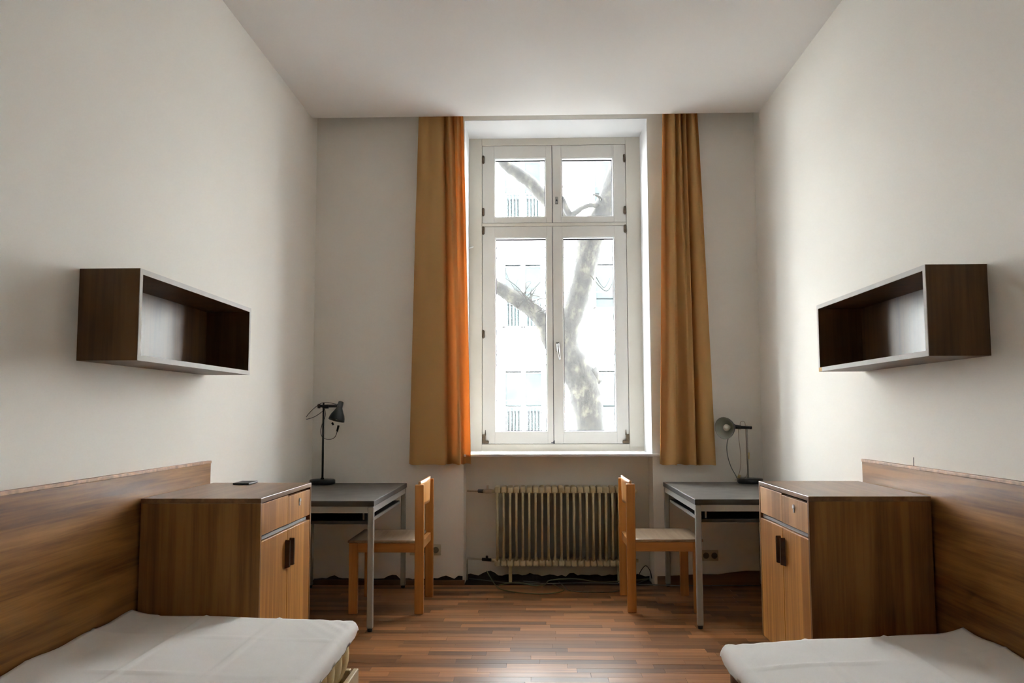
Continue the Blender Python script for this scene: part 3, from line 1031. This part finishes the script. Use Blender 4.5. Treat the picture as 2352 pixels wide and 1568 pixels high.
def bed_frame(label, x0, x1, y0, y1, zr0, zr1, rail, legm, capped, inner):
    b = thing('single_bed', label, 'bed', ((x0 + x1) / 2, (y0 + y1) / 2, 0), 0, 'single beds along the walls')
    hx, hy = (x1 - x0) / 2, (y1 - y0) / 2
    for s in (-1, 1):
        xa, xb = sorted((s * hx, s * (hx - .021)))
        rl = MB().box(xa, xb, -hy, hy, zr0, zr1, .004).build('side_rail', rail, b)
        if capped and s == inner:
            MB().box(xa - .004, xb + .004, hy - .06, hy + .004, zr0 - .004, zr1 + .002, .006).build('end_cap', 'black', rl)
        ya, yb = sorted((s * hy, s * (hy - .028)))
        MB().box(-hx + .0285, hx - .0285, ya, yb, zr0, zr1, .004).build('end_rail', rail, b)
    for k in range(12):
        yy = -hy + .1 + k * (2 * hy - .25) / 11
        MB().box(-hx + .0285, hx - .0285, yy, yy + .06, zr0 + .03, zr0 + .045).build('slat', 'palewood', b)
    if capped:
        MB().box(-hx + .06, hx - .03, -hy + .05, hy - .05, zr1 + .002, .336, .004).build('mattress_base', rail, b)
    for sx in (-1, 1):
        for sy in (-1, 1):
            xx, yy = sx * (hx - .042), sy * (hy - .042)
            MB().frustum((xx, yy, 0), (xx, yy, zr0 + .03 if not capped else .336), .018, .022, 14).build('leg', legm, b)
    return b
bed_frame('left bed with a pale pine rail under the mattress', -1.60, -.694, 1.42, 3.380, .165, .250, 'palewood', 'palewood', False, 1)
mattress('yellowish tufted mattress on the left bed', -1.570, -.718, 1.45, 3.352, .2105, .432, 'mattresses', .030)
bed_sheet('white creased sheet on the left bed, covering the yellow mattress', -1.615, -.688, 1.40, 3.425, 3.340, .441, .036, 1, 1)
bed_frame('right bed with a brown wooden leg showing below its sheet', .664, 1.595, 1.22, 3.165, .150, .236, 'brownwood', 'brownwood', True, -1)
mattress('mattress hidden under the white sheet on the right bed', .700, 1.59, 1.25, 3.14, .3365, .402, 'mattresses', .006)
bed_sheet('white creased sheet on the right bed, its rounded corner above a brown leg', 1.605, .655, 1.20, 3.33, 3.145, .409, .040, -1, 4)

# ------------------------------------------------------------------ wall sockets
def socket(label, x, z, n, wd):
    s = thing('wall_socket', label, 'socket', (x, YB, z), 0, 'sockets low on the window wall')
    MB().box(-wd / 2, wd / 2, -.012, 0, -.038, .038, .004).build('plate', 'socket', s)
    for k in range(n):
        cx = (k - (n - 1) / 2) * wd / n
        MB().lathe([(.022, -.0125), (.020, -.016), (.017, -.0125), (0, -.0122)], (cx, 0, 0), (0, 1, 0), 24).build('well', 'socketdark', s)
socket('pale wall socket plate partly hidden behind the left chair', -.805, .249, 3, .226)
socket('pale double wall socket under the right desk', 1.243, .212, 2, .118)

# ------------------------------------------------------------------ cables on the floor
def cable(label, pts, r, mat):
    o = MB().tube(smooth_path(pts, 8), r, 8).build('cable', mat)
    return tag(o, label, 'cable', 'loose cables under the radiator')
R_ = .004
cable('dark cable looping out onto the parquet, left of the radiator', [(-.37, 6.40, .07), (-.33, 6.30, .03), (-.28, 6.14, .006), (-.22, 6.03, .005), (-.10, 5.95, .005), (.03, 5.92, .005), (.14, 5.97, .005), (.19, 6.05, .005), (.16, 6.14, .006), (.10, 6.26, .012)], R_, 'cable_green')
cable('dark cable looping out onto the parquet, right of the radiator centre', [(.16, 6.30, .012), (.20, 6.14, .006), (.22, 6.04, .005), (.30, 5.99, .005), (.42, 5.98, .005), (.53, 6.00, .005), (.62, 6.10, .005), (.70, 6.24, .006), (.80, 6.34, .02)], R_, 'cable_grey')
cable('grey cable lying along the wall below the radiator', [(-.50, 6.38, .02), (-.36, 6.31, .018), (-.20, 6.25, .014), (.0, 6.23, .014), (.2, 6.22, .018), (.4, 6.25, .016), (.6, 6.23, .014), (.80, 6.21, .012), (.96, 6.19, .010), (1.2, 6.20, .008), (1.45, 6.205, .008), (1.58, 6.20, .008)], R_, 'cable_grey')
cable('greenish cable rising and dipping along the skirting below the radiator', [(-.28, 6.20, .006), (-.14, 6.24, .020), (-.02, 6.18, .008), (.06, 6.20, .014), (.10, 6.28, .028), (.28, 6.30, .034), (.45, 6.27, .018), (.66, 6.30, .022), (.82, 6.33, .030)], R_, 'cable_green')
cable('pale short cable tail curled on the floor below the radiator', [(-.16, 6.26, .018), (-.08, 6.22, .010), (.0, 6.21, .006), (.04, 6.24, .008), (-.02, 6.29, .012), (-.10, 6.30, .016)], R_ * .9, 'cable_grey')
cable('thin cable arching up the wall behind the right chair', [(.60, 6.36, .02), (.63, 6.40, .09), (.67, 6.41, .115), (.71, 6.40, .08), (.73, 6.35, .02), (.76, 6.38, .07), (.80, 6.40, .11), (.83, 6.39, .08), (.838, 6.34, .03)], .0028, 'cable_black')

# ------------------------------------------------------------------ outside: street, house opposite, tree
tag(MB().box(-70, 70, YO, 60, -4.3, -4.0).build('street', 'street'), kind='structure')
YF = 24.0
FLOORS = (2.43, 5.49, 8.55)
FRENCH, PLAIN = (-.35,), (2.36, -3.06)
holes = []
for zt in FLOORS:
    for x in FRENCH:
        holes.append((x - .60, x + .60, zt - 1.86, zt + .13))
    for x in PLAIN:
        holes.append((x - .72, x + .72, zt - 1.33, zt + .13))
bld = thing('apartment_house', 'bright white apartment house seen across the street through the window', 'building', (0, YF, -4))
mb = MB()
wall_with_holes(mb, -24, 24, 0, 14.0, 0, .35, [(a, b, c + 4, d + 4) for a, b, c, d in holes])
mb.box(-24, 24, .36, 4, 0, 14.0)
mb.build('wall', 'facade', bld)
for zt in FLOORS:
    for dz in (.135, -2.30 + 3.06 - .33, .74 - .33 + .69, -.87):
        MB().box(-24, 24, -.012, .002, zt + dz + 4, zt + dz + 4.030).build('string_course', 'course', bld)
def far_window(x, zt, wd, ht, french):
    z0, z1 = zt - ht + 4, zt + 4
    f = MB()
    fr = .09
    f.box(x - wd / 2, x - wd / 2 + fr, .14, .20, z0, z1).box(x + wd / 2 - fr, x + wd / 2, .14, .20, z0, z1)
    f.box(x - wd / 2, x + wd / 2, .14, .20, z1 - .02, z1 + .02).box(x - wd / 2, x + wd / 2, .14, .20, z0, z0 + .06)
    if french:
        f.box(x - .06, x + .06, .14, .20, z0, z1)
    f.box(x - wd / 2, x + wd / 2, .12, .34, z0 - .03, z0)
    w_ = f.build('window', 'winframe', bld)
    MB().box(x - wd / 2, x + wd / 2, .10, .30, z1 + .02, z1 + .13).build('blind_box', 'lintel', w_)
    MB().box(x - wd / 2 + .02, x + wd / 2 - .02, .185, .19, z0 + .02, z1).build('pane', 'farglass', w_)
    MB().box(x - wd / 2 + fr, x + wd / 2 - fr, .178, .184, z1 - .09, z1 - .07).build('blind_slat', 'winframe', w_)
    if french:
        r = MB()
        r.box(x - wd / 2 + fr, x + wd / 2 - fr, .02, .04, z0 + .80, z0 + .83)
        for k in range(11):
            bx_ = x - wd / 2 + fr + .04 + k * (wd - 2 * fr - .08) / 10
            r.box(bx_ - .009, bx_ + .009, .02, .04, z0, z0 + .81)
        r.build('railing', 'winframe', w_)
for zt in FLOORS:
    for x in FRENCH:
        far_window(x, zt, 1.2, 1.86, True)
    for x in PLAIN:
        far_window(x, zt, 1.44, 1.33, False)

TY = 10.5
tree = thing('street_tree', 'bare grey street tree with a thick bent trunk outside the window', 'tree', (.66, TY, -4))
def P_(x, z, dy=0.0):
    return (x - .66, dy, z + 4)
mb = MB()
tr_pts = [P_(.78, -4, 0), P_(.74, -2, 0), P_(.72, 0, 0), P_(.667, 1.03, 0), P_(.627, 1.35), P_(.575, 1.60, -.02), P_(.47, 1.82, -.03), P_(.39, 2.05, 0), P_(.425, 2.30), P_(.49, 2.52), P_(.57, 2.80), P_(.645, 3.13), P_(.70, 3.42), P_(.86, 3.74, .03), P_(1.0, 4.1, .05), P_(1.15, 4.8, .1), P_(1.2, 5.8, .1)]
tr_rad = [.28, .22, .19, .170, .190, .200, .195, .150, .125, .128, .132, .142, .165, .15, .13, .11, .07]
pts = smooth_path(tr_pts, 6)
rads = []
for i in range(len(tr_rad) - 1):
    for k in range(6):
        rads.append(tr_rad[i] + (tr_rad[i + 1] - tr_rad[i]) * k / 6)
rads.append(tr_rad[-1])
mb.tube(pts, rads, 22)
rg = random.Random(5)
for v in mb.bm.verts:
    v.co += Vector((rg.uniform(-1, 1), rg.uniform(-1, 1), rg.uniform(-1, 1))) * .006
mb.tube([P_(.66, 1.68, -.02), P_(.74, 1.62, -.04), P_(.785, 1.585, -.05)], [.15, .09, .045], 14)
mb.build('trunk', 'bark', tree)
def limb(pts, rad, name='branch', seg=12):
    p = smooth_path([P_(*q) for q in pts], 6)
    n = len(rad)
    rr = []
    for i in range(n - 1):
        for k in range(6):
            rr.append(rad[i] + (rad[i + 1] - rad[i]) * k / 6)
    rr.append(rad[-1])
    b = MB().tube(p, rr, seg)
    for v in b.bm.verts:
        v.co += Vector((rg.uniform(-1, 1), rg.uniform(-1, 1), rg.uniform(-1, 1))) * .004 * min(1, rad[0] / .05)
    return b.build(name, 'bark', tree)
limb([(.45, 1.86, .0), (.28, 1.98, .05), (.17, 2.15, .08), (.09, 2.36, .08), (-.02, 2.50, .05), (-.20, 2.63, .02), (-.37, 2.73, 0), (-.52, 2.84, 0), (-.8, 3.05, -.1), (-1.2, 3.2, -.2)], [.12, .11, .10, .10, .105, .105, .085, .08, .07, .05])
limb([(.70, 3.35, .05), (.50, 3.66, .3), (.33, 3.84, .4), (.15, 4.02, .5), (-.05, 4.25, .5), (-.22, 4.38, .5), (-.42, 4.55, .5), (-.6, 4.9, .5)], [.09, .07, .06, .085, .085, .08, .07, .05])
limb([(.90, 3.78, .0), (.72, 3.80, -.1), (.58, 3.75, -.15), (.46, 3.66, -.2), (.40, 3.70, -.2), (.33, 3.88, -.2)], [.045, .03, .028, .04, .045, .03], 'branch', 8)
limb([(.86, 3.80, 0), (.80, 3.90, -.1), (.72, 3.93, -.12)], [.03, .018, .008], 'branch', 8)
for q in range(46):
    a = rg.uniform(0, 2 * PI)
    sx, sz = rg.choice(((-.15, 2.66), (-.10, 2.62), (-.05, 2.60), (.0, 2.45), (-.22, 2.52), (.05, 2.30)))
    ln = rg.uniform(.15, .5)
    up_ = rg.uniform(-.9, 1.0)
    dx = rg.uniform(-1, 1)
    p0 = (sx, sz, -.06)
    p1 = (sx + dx * ln * .4, sz + up_ * ln * .4 + .03, -.12 + rg.uniform(-.05, .05))
    p2 = (sx + dx * ln * .8 + rg.uniform(-.05, .05), sz + up_ * ln * .8, -.16 + rg.uniform(-.1, .1))
    p3 = (sx + dx * ln, sz + up_ * ln * 1.1 + rg.uniform(-.05, .08), -.2 + rg.uniform(-.1, .1))
    if q < 24:
        limb([p0, p1, p2, p3], [.009, .006, .004, .002], 'twig', 5)
limb([(.62, 3.0, -.1), (.85, 2.72, -.15), (.95, 2.82, -.15)], [.008, .006, .003], 'twig', 5)
limb([(.75, 2.9, -.1), (.84, 2.76, -.15), (.92, 2.88, -.15)], [.006, .004, .002], 'twig', 5)
